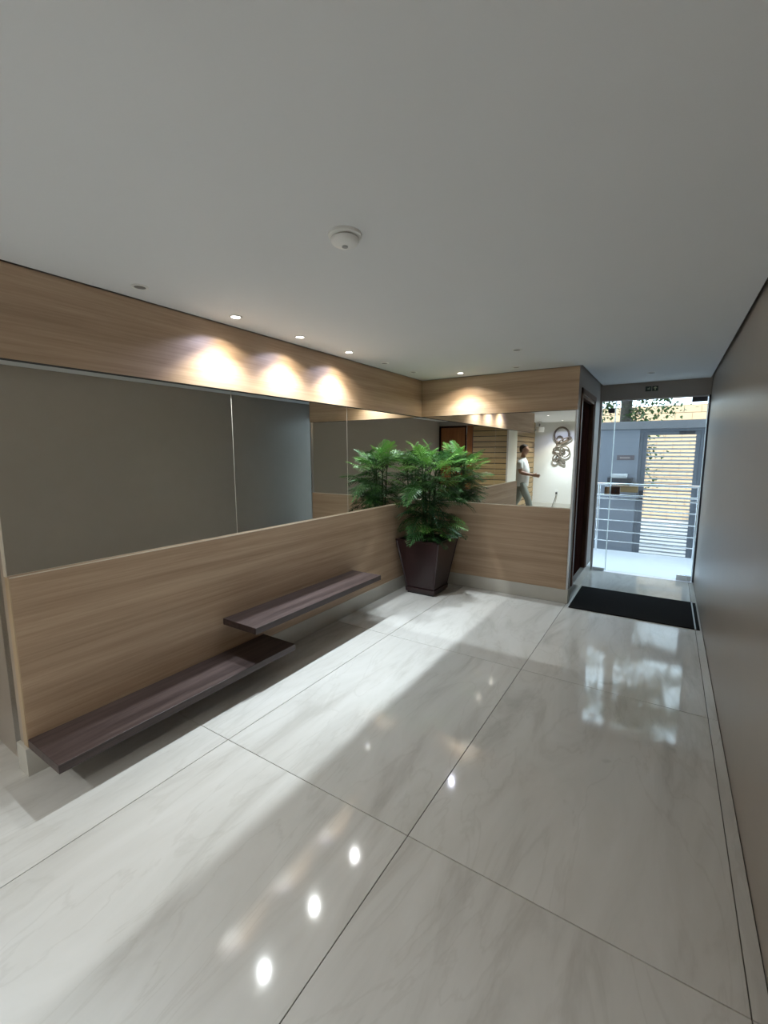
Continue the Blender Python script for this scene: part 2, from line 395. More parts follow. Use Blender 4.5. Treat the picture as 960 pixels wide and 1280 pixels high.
DY0, DY1, DZ0, DZ1 = 5.06, 5.96, 0.150, 2.20       # dark door in the corridor side
wc = MB()
wc.box(XE - 0.15, XE, 5.02 - 0.145, DY0, -0.006, HC + 0.045)
wc.box(XE - 0.15, XE, DY1, YD, -0.006, HC + 0.045)
wc.box(XE - 0.15, XE, DY0, DY1, DZ1, HC + 0.045)
wc.box(XE - 0.15, XE, DY0, DY1, -0.006, DZ0)
wc.box(XE - 0.25, XE - 0.15, DY0 - 0.1, DY1 + 0.1, -0.006, HC)
wall_corridor = struct(wc.build('wall_corridor', M['lintel']), 'short taupe corridor wall with the dark door')

wall_entrance = struct(MB().box(XE - 0.05, XR + 0.01, YD, YD + 0.12, 2.262, HC + 0.045).box(XE - 0.10, XE + 0.012, YD, YD + 0.12, -0.006, 2.262)
                       .build('wall_entrance', M['lintel']), 'taupe lintel above the glass entrance door')

# mirrors
def mirror(name, dims, label, ex=0.0):
    o = B(name, M['mirror'], dims, None, 0.0008)
    return tag(o, label, 'mirror', 'mirror panels of the left wall')
ys = [Y0 + 0.004, 2.070, 3.389, YM]
labs = ['large mirror panel on the left wall, nearest the camera, above the low bench',
        'middle mirror panel on the left wall, above the raised bench',
        'mirror panel on the left wall beside the corner and potted plant']
for k in range(3):
    mirror('mirror_panel', (XM - 0.005, XM, ys[k] + (0.0016 if k else 0), ys[k + 1] - (0.0016 if k < 2 else 0.0), ZP - 0.003, ZH + 0.003), labs[k])
for yj in ys[1:3]: B('mirror_joint', M['edge_light'], (XM - 0.0065, XM - 0.0008, yj - 0.0015, yj + 0.0015, ZP, ZH), wall_left)
m4 = tag(B('mirror_panel', M['mirror'], (XM, XE - 0.019, YM, YM + 0.005, ZP - 0.003, ZH + 0.003), None, 0.0008),
         'wide mirror panel on the far wall behind the potted plant', 'mirror')

# baseboards
bb = struct(B('baseboard_left', M['base_marble'], (XL - 0.110, XL + 0.004, Y0 - 0.014, YE + 0.001, 0.0, 0.148), None, 0.002), 'cream marble baseboard below the oak panels')
struct(B('baseboard_far', M['base_marble'], (XL + 0.005, XE + 0.006, YE - 0.004, YM + 0.012, 0.0, 0.148), None, 0.002), 'cream marble baseboard of the far wall')
struct(B('baseboard_corridor', M['base_marble'], (XE + 0.0005, XE + 0.012, YM + 0.014, YD - 0.06, 0.0, 0.148), None, 0.002), 'cream marble baseboard under the dark door')

# dark corridor door
d1 = struct(empty('door_1', (XE, (DY0 + DY1) / 2, DZ0)), 'dark brown wooden door in the corridor wall')
def P(o, parent):                      # keep world placement when parenting
    o.parent = parent; o.matrix_parent_inverse = parent.matrix_basis.inverted(); return o
P(B('leaf', M['door_dark'], (XE - 0.075, XE - 0.040, DY0 + 0.035, DY1 - 0.035, DZ0 + 0.004, DZ1 - 0.035), None, 0.002), d1)
fr = MB().box(XE - 0.15, XE + 0.004, DY0, DY0 + 0.035, DZ0, DZ1).box(XE - 0.15, XE + 0.004, DY1 - 0.035, DY1, DZ0, DZ1).box(XE - 0.15, XE + 0.004, DY0, DY1, DZ1 - 0.035, DZ1)
P(fr.build('frame', M['door_frame']), d1)
ar = MB().box(XE, XE + 0.014, DY0 - 0.055, DY0 + 0.003, DZ0, DZ1 + 0.055).box(XE, XE + 0.014, DY1 - 0.003, DY1 + 0.055, DZ0, DZ1 + 0.055).box(XE, XE + 0.014, DY0 - 0.055, DY1 + 0.055, DZ1 - 0.003, DZ1 + 0.055)
P(ar.build('architrave', M['door_frame'], None, 0.002), d1)
hd = P(MB().lathe([(0.024, 0), (0.024, 0.006), (0.010, 0.008), (0.010, 0.040)], 14).tube([(0, 0, 0.038), (0, 0.04, 0.04), (0, 0.115, 0.04)], 0.009, 8).build('handle', M['chrome']), d1)
hd.matrix_world = Matrix.Translation((XE - 0.040, DY0 + 0.09, 1.18)) @ Matrix.Rotation(R(90), 4, 'Y')

# ------------------------------------------------------------------ spaces behind the camera (seen in the mirrors)
wall_back = struct(MB().box(XQ - 0.0, XR, YB - 0.15, YB - 0.02, -0.006, HC + 0.045).build('wall_back', M['lintel']), 'back wall with wooden door and horizontal boards')
PITCH = 0.145
bmesh_w = {}
def boards(parent, axis, a0, a1, face, sign):
    z = 0.0; n = 0
    while z < HC - 0.02:
        h = min(PITCH - 0.018, HC - z - 0.004)
        mb = MB()
        if axis == 'x': mb.box(a0, a1, face - 0.018, face, z, z + h)
        else: mb.box(face - 0.018, face, a0, a1, z, z + h)
        mb.build('board', M['boards'], parent, 0.003); z += PITCH; n += 1
B('board_backing', M['dark_gap'], (XQ + 0.002, -0.645, YB - 0.02, YB - 0.017, 0, HC), wall_back)
boards(wall_back, 'x', XQ + 0.003, -0.655, YB, 1)
d2 = struct(empty('door_2', (-0.145, YB, 0)), 'brown wooden door in a dark frame on the back wall')
P(B('leaf', M['door_brown'], (-0.43, 0.305, YB - 0.02, YB + 0.012, 0.006, 2.27), None, 0.003), d2)
P(MB().box(-0.475, -0.43, YB - 0.02, YB + 0.03, 0, 2.32).box(0.305, 0.350, YB - 0.02, YB + 0.03, 0, 2.32).box(-0.43, 0.305, YB - 0.02, YB + 0.03, 2.272, 2.32).build('frame', M['door_dark'], None, 0.002), d2)
P(B('side_panel', M['door_brown'], (-0.640, -0.477, YB - 0.02, YB + 0.02, 0, 2.32), None, 0.003), d2)
h2 = P(MB().lathe([(0.024, 0), (0.024, 0.006), (0.010, 0.008), (0.010, 0.045)], 14).tube([(0, 0, 0.042), (0.04, 0, 0.044), (0.115, 0, 0.044)], 0.009, 8).build('handle', M['chrome']), d2)
h2.matrix_world = Matrix.Translation((-0.37, YB + 0.012, 1.03)) @ Matrix.Rotation(R(-90), 4, 'X')

wall_passage = struct(B('wall_passage', M['dark_gap'], (XP - 0.15, XP - 0.018, YW, Y0 + 0.016, -0.006, HC + 0.045)), 'passage wall clad in horizontal wooden boards')
boards(wall_passage, 'y', YW + 0.002, Y0 + 0.014, XP, 1)
wall_white = struct(B('wall_white', M['white_wall'], (XP - 0.15, XQ + 0.15, YW - 0.15, YW, -0.006, HC + 0.045)), 'bright white wall at the end of the passage')
struct(B('wall_side', M['white_wall'], (XQ, XQ + 0.13, YW, YB - 0.15, -0.006, HC + 0.045)), 'white side wall of the passage')
struct(B('baseboard_passage', M['base_marble'], (XP + 0.002, XQ - 0.002, YW, YW + 0.012, 0.0, 0.12), None, 0.002), 'cream baseboard below the white wall')

# ------------------------------------------------------------------ downlights
def downlight(x, y, lit, label, cut=None, warm=True, power=1.0, group=None):
    t = tag(empty('downlight', (x, y, HC)), label, 'downlight', group or 'recessed ceiling downlights')
    MB().lathe([(0.041, 0.0), (0.041, -0.003), (0.037, -0.006), (0.030, -0.005), (0.0275, -0.001)], 28).build('trim_ring', M['white_plastic'], t)
    MB().lathe([(0.027, -0.0002), (0.027, -0.0030), (0.022, -0.0036), (0.004, -0.0040)], 24).build('lamp_face', M['lamp_on'] if lit else M['lamp_off'], t)
    if lit:
        ld = bpy.data.lights.new('downlight_lamp', 'SPOT'); ld.energy = BEAM_POWER * power; ld.spot_size = R(150); ld.spot_blend = 0.25
        ld.shadow_soft_size = 0.014
        lo = bpy.data.objects.new('downlight_lamp', ld); COL.objects.link(lo); lo.parent = t; lo.location = (0, 0, -0.030)
        ld.use_nodes = True; nt = ld.node_tree; L = nt.links.new
        em = nt.nodes['Emission']
        geo = nt.nodes.new('ShaderNodeNewGeometry')
        sp = nt.nodes.new('ShaderNodeSeparateXYZ'); L(geo.outputs['Incoming'], sp.inputs[0])
        def math_(op, a, b=None):
            n = nt.nodes.new('ShaderNodeMath'); n.operation = op
            for k, q in enumerate((a, b)):
                if q is None: continue
                if isinstance(q, (int, float)): n.inputs[k].default_value = q
                else: L(q, n.inputs[k])
            return n.outputs[0]
        def step(v, a, b, lo_, hi_):
            n = nt.nodes.new('ShaderNodeMapRange'); n.interpolation_type = 'SMOOTHSTEP'
            n.inputs['From Min'].default_value = a; n.inputs['From Max'].default_value = b; n.inputs['To Min'].default_value = lo_; n.inputs['To Max'].default_value = hi_
            L(v, n.inputs['Value']); return n.outputs[0]
        # Incoming points from the lit surface's side: use magnitudes relative to the vertical
        az = math_('MAXIMUM', math_('ABSOLUTE', sp.outputs[2]), 0.02)
        sx = math_('DIVIDE', sp.outputs[0], az); sy = math_('DIVIDE', sp.outputs[1], az)
        tt = math_('SQRT', math_('ADD', math_('MULTIPLY', sx, sx), math_('MULTIPLY', sy, sy)))
        spill = math_('ADD', math_('MULTIPLY', step(tt, 0.12, 0.45, 0.45, 1.0), step(tt, 0.30, 1.55, SPILL, 0.0)), step(tt, 0.9, 3.4, SPILL * 0.14, 0.0))
        if cut:
            ax, s0, s1 = cut                                  # beam cut to a strip, standing in for light the mirrors throw back
            q = sx if ax == 'x' else sy
            q = math_('MULTIPLY', q, SGN * (1 if ax == 'x' else -1))
            spill = math_('MULTIPLY', spill, step(q, -0.40, 0.05, 1.0, 0.36))
            beam = math_('MULTIPLY', step(q, s0 - 0.012, s0 + 0.012, 0.0, 1.0), step(q, s1 - 0.020, s1 + 0.020, 1.0, 0.0))
            o_ = sy if ax == 'x' else sx
            beam = math_('MULTIPLY', beam, step(math_('ABSOLUTE', o_), 0.15, 1.25, 1.0, 0.0))
        else:
            beam = step(tt, 0.25, 0.75, 1.0, 0.0)
        L(math_('ADD', beam, spill), em.inputs['Strength'])
        mx = nt.nodes.new('ShaderNodeMix'); mx.data_type = 'RGBA'
        L(step(tt, 0.40, 1.5, 0.0, 1.0), mx.inputs['Factor'])
        mx.inputs['A'].default_value = (0.82, 0.93, 1.0, 1)
        mx.inputs['B'].default_value = (1.0, 0.90, 0.72, 1)
        m2 = nt.nodes.new('ShaderNodeMix'); m2.data_type = 'RGBA'
        L(math_('MULTIPLY', step(tt, 0.8, 1.5, 0.0, 1.0), step(sy, -0.9, 0.5, 1.0, 0.0)), m2.inputs['Factor']); L(mx.outputs['Result'], m2.inputs['A']); m2.inputs['B'].default_value = (0.62, 0.68, 1.0, 1)
        L(m2.outputs['Result'], em.inputs['Color'])
    return t
SPILL = 0.62
SGN = 1.0
LX = -2.37
downlight(LX, 1.352, False, 'unlit downlight nearest the camera in the row above the left wall')
downlight(LX, 1.957, True, 'lit downlight nearest the camera in the row above the left wall', ('x', -0.025, 0.40))
downlight(LX, 2.539, True, 'middle one of the three lit downlights above the left wall', ('x', -0.025, 0.40))
downlight(LX, 3.139, True, 'lit downlight farthest from the camera in the row above the left wall', ('x', -0.025, 0.40))
downlight(LX, 3.702, False, 'unlit downlight just beyond the three lit ones by the left wall')
downlight(LX, 4.279, False, 'unlit downlight closest to the room corner above the plant')
downlight(-1.965, 4.597, True, 'lit downlight close to the far wall panel', ('y', -0.05, 0.52), power=1.1)
downlight(-1.366, 4.607, False, 'unlit downlight near the far wall, right of the lit one')
downlight(-1.136, 3.836, False, 'unlit downlight in the middle of the ceiling')
downlight(-0.225, 5.725, False, 'unlit downlight over the corridor before the entrance door')
downlight(-2.50, -3.12, True, 'lit downlight above the looped wall sculpture in the mirror', power=2.6)
downlight(-2.45, -1.20, True, 'unseen downlight added over the passage behind the camera to brighten the room', power=1.65)  # added lamp out of view, lifts the ambient light
downlight(-0.80, -0.90, True, 'unseen downlight added over the entrance space behind the camera as fill light', power=1.65)  # extra unseen lamp, added for general fill

# ------------------------------------------------------------------ smoke detector
sd = tag(empty('smoke_detector', (-1.135, 1.485, HC)), 'round white smoke detector on the ceiling', 'smoke detector')
MB().lathe([(0.066, 0), (0.066, -0.010), (0.060, -0.014), (0.050, -0.015)], 36).build('base_plate', M['white_plastic'], sd)
MB().lathe([(0.046, -0.015), (0.046, -0.021)], 32).build('smoke_slot', M['grey_plastic'], sd)
cv = MB().lathe([(0.056, -0.0205), (0.056, -0.028), (0.050, -0.036), (0.036, -0.043), (0.020, -0.046), (0.003, -0.0465)], 36).build('cover', M['white_plastic'], sd)
MB().lathe([(0.012, -0.0462), (0.012, -0.049), (0.003, -0.0495)], 18).build('sensor_button', M['grey_plastic'], cv)

# ------------------------------------------------------------------ benches
def bench(y0, y1, zt, label):
    t = tag(empty('wall_bench', (XL, (y0 + y1) / 2, zt - 0.045)), label, 'bench', 'floating wall benches')
    hl = (y1 - y0) / 2
    B('plank', M['bench'], (0.0055, 0.343, -hl, hl, 0.0, 0.045), t, 0.002)
    for s in (-0.65, 0.65):
        B('bracket', M['dark_metal'], (0.0055, 0.20, hl * s - 0.015, hl * s + 0.015, -0.012, 0.0), t)
    return t
bench(0.735, 2.250, 0.195, 'low dark brown wall bench close to the floor, nearest the camera')
bench(1.890, 3.410, 0.440, 'raised dark brown wall bench nearer the potted plant')

# ------------------------------------------------------------------ potted plant
PC = (-2.262, 4.448)
pot = tag(empty('plant_pot', (PC[0], PC[1], 0)), 'tall square maroon planter tapering to the base, in the room corner', 'planter')
def frus(b, t, z0, z1):
    mb = MB(); n = 0
    mb.v = [(-b, -b, z0), (b, -b, z0), (b, b, z0), (-b, b, z0), (-t, -t, z1), (t, -t, z1), (t, t, z1), (-t, t, z1)]
    mb.f = [(0, 3, 2, 1), (4, 5, 6, 7), (0, 1, 5, 4), (1, 2, 6, 5), (2, 3, 7, 6), (3, 0, 4, 7)]
    return mb
body = MB(); b0, t0, z0, z1 = 0.172, 0.262, 0.075, 0.62
ti = t0 - 0.022
body.v = [(-b0, -b0, z0), (b0, -b0, z0), (b0, b0, z0), (-b0, b0, z0), (-t0, -t0, z1), (t0, -t0, z1), (t0, t0, z1), (-t0, t0, z1),
          (-ti, -ti, z1), (ti, -ti, z1), (ti, ti, z1), (-ti, ti, z1), (-ti + .01, -ti + .01, z1 - .09), (ti - .01, -ti + .01, z1 - .09), (ti - .01, ti - .01, z1 - .09), (-ti + .01, ti - .01, z1 - .09)]
body.f = [(0, 3, 2, 1)]
for k in range(4):
    j = (k + 1) % 4
    body.f += [(k, j, 4 + j, 4 + k), (4 + k, 4 + j, 8 + j, 8 + k), (8 + k, 8 + j, 12 + j, 12 + k)]
body.f += [(12, 13, 14, 15)]
body.build('pot_body', M['pot'], pot, 0.003)
frus(0.180, 0.186, 0.022, 0.074).build('plinth', M['pot'], pot, 0.003)
frus(0.165, 0.165, 0.0, 0.022).build('foot', M['black_plastic'], pot, 0.002)
for k in range(4):                                         # raised corner frames round the recessed faces
    mb = MB(); s = [(-1, -1), (1, -1), (1, 1), (-1, 1)][k]
    mb.tube([(s[0] * (b0 - .004), s[1] * (b0 - .004), z0), (s[0] * (t0 - .004), s[1] * (t0 - .004), z1 - .002)], 0.012, 6)
    mb.build('corner_strip', M['pot'], pot)
for k in range(4):
    mb = MB().box(-t0 - 0.006, t0 + 0.006, -t0 - 0.006, -t0 + 0.022, z1 - 0.006, z1 + 0.012)
    r_ = mb.build('rim', M['pot'], pot, 0.002); r_.rotation_euler.z = R(90) * k
B('soil', M['soil'], (-ti + .012, ti - .012, -ti + .012, ti - .012, z1 - 0.088, z1 - 0.055), pot)

plant = tag(empty('leafy_plant', (PC[0], PC[1], 0.566)), 'bushy green plant with deeply lobed leaves growing in the maroon planter', 'plant')
def leaf_mesh(name, nl, length, width, droop, mat, seed):
    rng = random.Random(seed); mb = MB()
    def spine(t):                                          # curved midrib along +Y
        return Vector((0, length * t, 0.10 * length * math.sin(t * 1.9) - droop * length * t * t))
    prev = None; n = 8
    for i in range(n):                                     # blade core
        t = i / (n - 1); wd = width * 0.05 * (1 - t) ** .7 * (0.35 + min(1, t * 4) * .65) + 0.002
        p = spine(t)
        mb.v += [(-wd, p.y, p.z + 0.004), (0, p.y, p.z), (wd, p.y, p.z + 0.004)]
        if i:
            a = (i - 1) * 3; b_ = i * 3
            mb.f += [(a, a + 1, b_ + 1, b_), (a + 1, a + 2, b_ + 2, b_ + 1)]
    for i in range(nl):
        t = 0.03 + 0.95 * (i + .3) / nl
        p = spine(t); ll = width * (0.38 + 0.62 * math.sin(math.pi * min(1, t * 0.85 + 0.18))) * rng.uniform(.88, 1.08)
        ang = R(10 + 62 * t) if t > 0.12 else R(-25 + 200 * t)
        for s in (-1, 1):
            d = Vector((s * math.cos(ang), math.sin(ang), 0)); pr = Vector((-d.y * s, d.x * s, 0)) 
            lw = 0.050 * width * rng.uniform(.85, 1.15)
            dr = rng.uniform(0.10, 0.30) * ll
            q0 = p; q1 = p + d * ll * .5 + Vector((0, 0, 0.03 * ll)); q2 = p + d * ll * .82 - Vector((0, 0, dr * .55)); q3 = p + d * ll - Vector((0, 0, dr))
            k = len(mb.v)
            mb.v += [tuple(q0 - pr * lw * .55), tuple(q0 + pr * lw * .55), tuple(q1 - pr * lw * .85), tuple(q1 + pr * lw * .85), tuple(q2 - pr * lw * .7), tuple(q2 + pr * lw * .7), tuple(q3)]
            mb.f += [(k, k + 1, k + 3, k + 2), (k + 2, k + 3, k + 5, k + 4), (k + 4, k + 5, k + 6)]
    mb.smooth = True
    return mb.mesh(name, mat)
LM = [leaf_mesh('leaf', 10, 0.20, 0.110, 0.45, M['leaf'], 1), leaf_mesh('leaf', 11, 0.22, 0.120, 0.65, M['leaf'], 2),
      leaf_mesh('leaf', 9, 0.17, 0.100, 0.30, M['leaf'], 3), leaf_mesh('leaf', 10, 0.20, 0.110, 0.40, M['leaf_lit'], 4), leaf_mesh('leaf', 9, 0.18, 0.105, 0.20, M['leaf_lit'], 5)]
rng = random.Random(11)
stalk_tops = []
for k in range(6):
    a = k / 6 * 2 * math.pi + .3; r0 = 0.05; r1 = rng.uniform(.05, .14); zt = rng.uniform(0.72, 0.98)
    pts = [(r0 * math.cos(a) + (r1 - r0) * math.cos(a) * t, r0 * math.sin(a) + (r1 - r0) * math.sin(a) * t, zt * t) for t in (0, .35, .7, 1)]
    MB().tube(pts, [.011, .010, .009, .006], 7).build('stalk', M['stem'], plant)
    stalk_tops.append(pts)
def place_leaf(az, z, reach, elev, scale, variant, roll=0.0, stalk=0):
    pts = stalk_tops[stalk]; t = min(1, max(0, (z - .06) / pts[-1][2])); base = Vector(pts[0]).lerp(Vector(pts[-1]), t)
    d = Vector((math.cos(az) * math.cos(elev), math.sin(az) * math.cos(elev), math.sin(elev)))
    tip = base + d * reach
    me = LM[variant]
    yax = d.copy(); yax.z -= 0.12; yax.normalize()
    xax = Vector((0, 0, 1)).cross(yax); xax = -xax if xax.length else Vector((1, 0, 0)); xax.normalize()
    xax = Matrix.Rotation(roll, 3, yax) @ xax
    zax = xax.cross(yax)
    if zax.z < 0 and elev < 1.2: xax, zax = -xax, -zax
    mt = Matrix(((xax.x, yax.x, zax.x, tip.x), (xax.y, yax.y, zax.y, tip.y), (xax.z, yax.z, zax.z, tip.z), (0, 0, 0, 1))) @ Matrix.Scale(scale, 4)
    lim = True
    for v in me.vertices:
        p = mt @ v.co
        if p.x + PC[0] < XL + 0.012 or p.y + PC[1] > YE - 0.012: lim = False; break
        if p.z + .56 < 0.64 and max(abs(p.x), abs(p.y)) < t0 + .02 and p.z + .56 < 0.60: lim = False; break
    if not lim: return False
    o = inst('leaf', me, plant, mt)
    mid = base.lerp(tip, .5) + Vector((0, 0, .015))
    st = MB().tube([tuple(base), tuple(mid), tuple(tip)], [.0045, .0038, .003], 5).build('leaf_stem', M['stem'], o)
    st.matrix_parent_inverse = mt.inverted()
    return True
count = 0; tries = 0
N_LEAF = 190
while count < N_LEAF and tries < 6000:
    tries += 1
    az = rng.uniform(0, 2 * math.pi); z = 0.10 + 0.88 * (tries * 0.618034 % 1.0)
    top = z > 0.80
    reach = rng.uniform(0.10, 0.24) * (0.8 if top else 1.0)
    elev = R(rng.uniform(15, 65)) if top else R(rng.uniform(-15, 40))
    if z < 0.30: elev = R(rng.uniform(-8, 20)); reach = rng.uniform(.13, .26)
    var = rng.choice([3, 4]) if ((top and rng.random() < .7) or rng.random() < .15) else rng.choice([0, 1, 2])  # top leaves mostly take the colour with lamplight painted in
    if place_leaf(az, z, reach, elev, rng.uniform(.8, 1.15), var, rng.uniform(-.5, .5), rng.randrange(6)): count += 1

# ------------------------------------------------------------------ door mat
mt = tag(empty('door_mat', (-0.228, 5.155, 0)), 'long black door mat in front of the glass entrance door', 'mat')
B('mat_pad', M['mat'], (-0.538, 0.538, -0.425, 0.425, 0.0, 0.012), mt, 0.004)
B('edge_strip', M['alu'], (0.5385, 0.550, -0.425, 0.425, 0.0, 0.008), mt)
B('side_flap', M['mat'], (0.5505, 0.578, -0.425, 0.425, 0.0, 0.007), mt, 0.002)

# ------------------------------------------------------------------ glass entrance door
ge = tag(empty('glass_door', (-0.2, YD, 0)), 'frameless glass entrance door with steel floor pivot and brown lock', 'glass door')
def G_(name, mat, dims, parent=ge, bevel=0.0):
    x0, x1, y0, y1, z0, z1 = dims
    o = B(name, mat, (x0 + 0.2, x1 + 0.2, y0 - YD, y1 - YD, z0, z1), None, bevel); o.parent = parent; return o
gl = G_('glass_leaf', M['glass'], (-0.612, 0.340, YD + 0.030, YD + 0.040, 0.012, 2.245))
G_('leaf_edge', M['glass_edge'], (-0.6200, -0.6125, YD + 0.028, YD + 0.040, 0.012, 2.245), gl)
G_('leaf_edge', M['glass_edge'], (0.3405, 0.3480, YD + 0.028, YD + 0.040, 0.012, 2.245), gl)
fx = G_('side_glass', M['glass'], (-0.775, -0.625, YD + 0.030, YD + 0.040, 0.012, 2.245))
G_('side_glass_edge', M['glass_edge'], (-0.6245, -0.6220, YD + 0.030, YD + 0.040, 0.012, 2.245), fx)
G_('side_channel', M['alu'], (-0.789, -0.7755, YD + 0.018, YD + 0.052, 0.0, 2.261))
G_('wall_gasket', M['dark_metal'], (0.350, 0.3675, YD + 0.012, YD + 0.060, 0.0, 2.261))
G_('head_channel', M['alu'], (-0.775, 0.345, YD + 0.022, YD + 0.048, 2.248, 2.261))
G_('floor_pivot', M['chrome'], (0.185, 0.338, YD + 0.020, YD + 0.050, 0.004, 0.075), ge, 0.004)
G_('top_pivot', M['dark_metal'], (0.185, 0.338, YD + 0.020, YD + 0.050, 2.19, 2.246), ge, 0.004)
G_('floor_bracket', M['alu'], (-0.772, -0.630, YD + 0.020, YD + 0.050, 0.002, 0.040), ge, 0.003)
G_('top_bracket', M['dark_metal'], (-0.700, -0.630, YD + 0.020, YD + 0.050, 2.10, 2.16), ge, 0.003)
lk = G_('lock_case', M['lock'], (-0.610, -0.505, YD + 0.014, YD + 0.056, 1.045, 1.150), ge, 0.004)
G_('lock_cylinder', M['dark_metal'], (-0.566, -0.548, YD + 0.006, YD + 0.014, 1.075, 1.105), lk, 0.003)
G_('strike_box', M['chrome'], (-0.690, -0.626, YD + 0.014, YD + 0.056, 1.045, 1.150), ge, 0.004)
G_('pull_bar', M['chrome'], (-0.602, -0.400, YD + 0.004, YD + 0.013, 1.155, 1.175), lk, 0.003)

# exit sign on the lintel
ex = tag(empty('exit_sign', (-0.236, YD, 2.372)), 'small dark exit sign with pictogram and arrow on the lintel', 'sign')
B('plate', M['sign_dark'], (-0.068, -0.004, -0.005, 0.0, -0.030, 0.030), ex, 0.001)
B('plate', M['sign_dark'], (0.004, 0.068, -0.005, 0.0, -0.030, 0.030), ex, 0.001)
pic = MB(); yy = -0.0056
pic.poly([(-.046, yy, .004), (-.046, yy, -.006), (-.022, yy, -.006), (-.022, yy, .004)])
pic.poly([(-.030, yy, .014), (-.030, yy, .006), (-.022, yy, .006), (-.022, yy, .014)])
pic.build('running_figure', M['sign_light'], ex)
arr = MB()
arr.poly([(.031, yy, -.020), (.041, yy, -.020), (.041, yy, .004), (.031, yy, .004)])
arr.poly([(.018, yy, .003), (.054, yy, .003), (.054, yy, .010), (.036, yy, .022), (.018, yy, .010)])
arr.build('arrow', M['sign_light'], ex)

# ------------------------------------------------------------------ outside
porch = struct(B('porch', M['porch'], (-3.2, 2.2, YD + 0.0, 8.02, -0.30, -0.004)), 'pale concrete porch slab')
ground = struct(B('ground', M['street'], (-14, 14, 8.02, 40, -0.42, -0.32)), 'street paving beyond the porch')
facade = struct(MB().box(-8, XE - 0.10, YD, YD + 0.25, -0.4, 9).box(XR + 0.20, 8, YD, YD + 0.25, -0.4, 9).box(XE - 0.10, XR + 0.20, YD + 0.12, YD + 0.25, 2.50, 9).box(XE - 0.10, XR + 0.20, YD, YD + 0.25, 2.65, 9).box(-8, 8, -6, YD, 8.8, 9)
                .build('facade', M['facade']), 'front of the building, its unseen upper storeys added to shade the porch')  # unseen upper storeys and roof added to block sun from porch and boundary wall
YG = 8.9
wb = struct(MB().box(-6, -0.445, YG, YG + 0.18, -0.4, 1.985).box(0.47, 6, YG, YG + 0.18, -0.4, 1.985).build('wall_boundary', M['grey_paint']), 'blue-grey boundary wall beside the gate')
B('wall_cap', M['cap'], (-6, 6, YG - 0.03, YG + 0.21, 1.99, 2.12), wb, 0.006)

gate = tag(empty('street_gate', (0.012, YG, -0.30)), 'grey steel street gate of horizontal slats beyond the porch', 'gate')
def GT(name, mat, dims, parent=gate, bevel=0.0):
    x0, x1, y0, y1, z0, z1 = dims
    o = B(name, mat, (x0 - 0.012, x1 - 0.012, y0 - YG, y1 - YG, z0 + 0.30, z1 + 0.30), None, bevel); o.parent = parent; return o
for x0, x1 in ((-0.440, -0.400), (0.425, 0.465)): GT('gate_post', M['gate'], (x0, x1, YG + 0.02, YG + 0.10, -0.31, 1.985))
GT('gate_head', M['gate'], (-0.400, 0.425, YG + 0.02, YG + 0.10, 1.945, 1.985))
for x0, x1 in ((-0.3995, -0.330), (0.358, 0.4245)): GT('gate_stile', M['gate'], (x0, x1, YG + 0.035, YG + 0.085, -0.28, 1.9445), gate, 0.003)
for z0, z1 in ((-0.28, -0.22), (1.885, 1.944)): GT('gate_rail', M['gate'], (-0.330, 0.358, YG + 0.036, YG + 0.084, z0, z1), gate, 0.003)
z = -0.205
while z < 1.87:
    GT('gate_slat', M['slat'], (-0.330, 0.358, YG + 0.045, YG + 0.070, z, z + 0.026), gate, 0.002); z += 0.0635
GT('door_closer', M['dark_metal'], (0.12, 0.34, YG + 0.005, YG + 0.035, 1.895, 1.94), gate, 0.004)
GT('gate_lock', M['dark_metal'], (-0.395, -0.335, YG + 0.01, YG + 0.035, 0.78, 0.92), gate, 0.003)

rail = tag(empty('porch_railing', (-0.25, 7.9, 0)), 'polished steel railing of thin horizontal bars along the porch edge', 'railing')
for x in (-0.66, 0.66, -1.98, 1.98):
    MB().tube([(x, 0, -0.004), (x, 0, 1.07)], 0.019, 10).build('post', M['chrome'], rail)
for z, r in ((1.09, 0.021), (0.915, 0.016), (0.86, 0.014), (0.688, 0.008), (0.510, 0.008), (0.333, 0.008), (0.172, 0.008)):
    MB().tube([(-2.4, -0.018, z), (2.4, -0.018, z)], r, 10).build('rail', M['chrome'], rail)

pl = tag(empty('wall_plaque', (-0.64, YG - 0.0, 1.50)), 'small grey plaque on the boundary wall left of the gate', 'plaque')
B('plate', M['plaque'], (-0.135, 0.135, -0.012, 0.0, -0.040, 0.040), pl, 0.002)
B('name_band', M['plaque_text'], (-0.09, 0.07, -0.0145, -0.0122, -0.018, 0.014), pl, 0.001)

lb = tag(empty('letter_box', (-0.56, YG, 0.90)), 'wooden slatted letter box on the boundary wall beside the gate', 'letter box')
B('box_body', M['crate'], (-0.15, 0.15, -0.16, -0.001, 0.0, 0.155), lb, 0.003)
for k in range(4): B('slat', M['crate'], (-0.152, 0.152, -0.172, -0.161, 0.008 + k * 0.038, 0.034 + k * 0.038), lb, 0.002)
tr = tag(empty('wall_tray', (-0.70, YG, 1.062)), 'dark tray on the boundary wall above the letter box', 'tray')
B('tray_base', M['dark_metal'], (-0.185, 0.185, -0.20, -0.001, 0.0, 0.012), tr)
B('tray_front', M['dark_metal'], (-0.185, 0.185, -0.21, -0.20, 0.0, 0.085), tr)
for x in (-0.185, 0.177): B('tray_side', M['dark_metal'], (x, x + 0.008, -0.20, -0.001, 0.012, 0.085), tr)
pp = tag(empty('paper_stack', (-0.71, YG - 0.10, 1.075)), 'white papers lying in the dark wall tray', 'papers')
for k in range(3):
    o = B('sheet_pack', M['paper'], (-0.12, 0.12, -0.08, 0.08, k * 0.048, k * 0.048 + 0.046), pp, 0.002); o.rotation_euler.z = R((-2, 3, -1)[k])

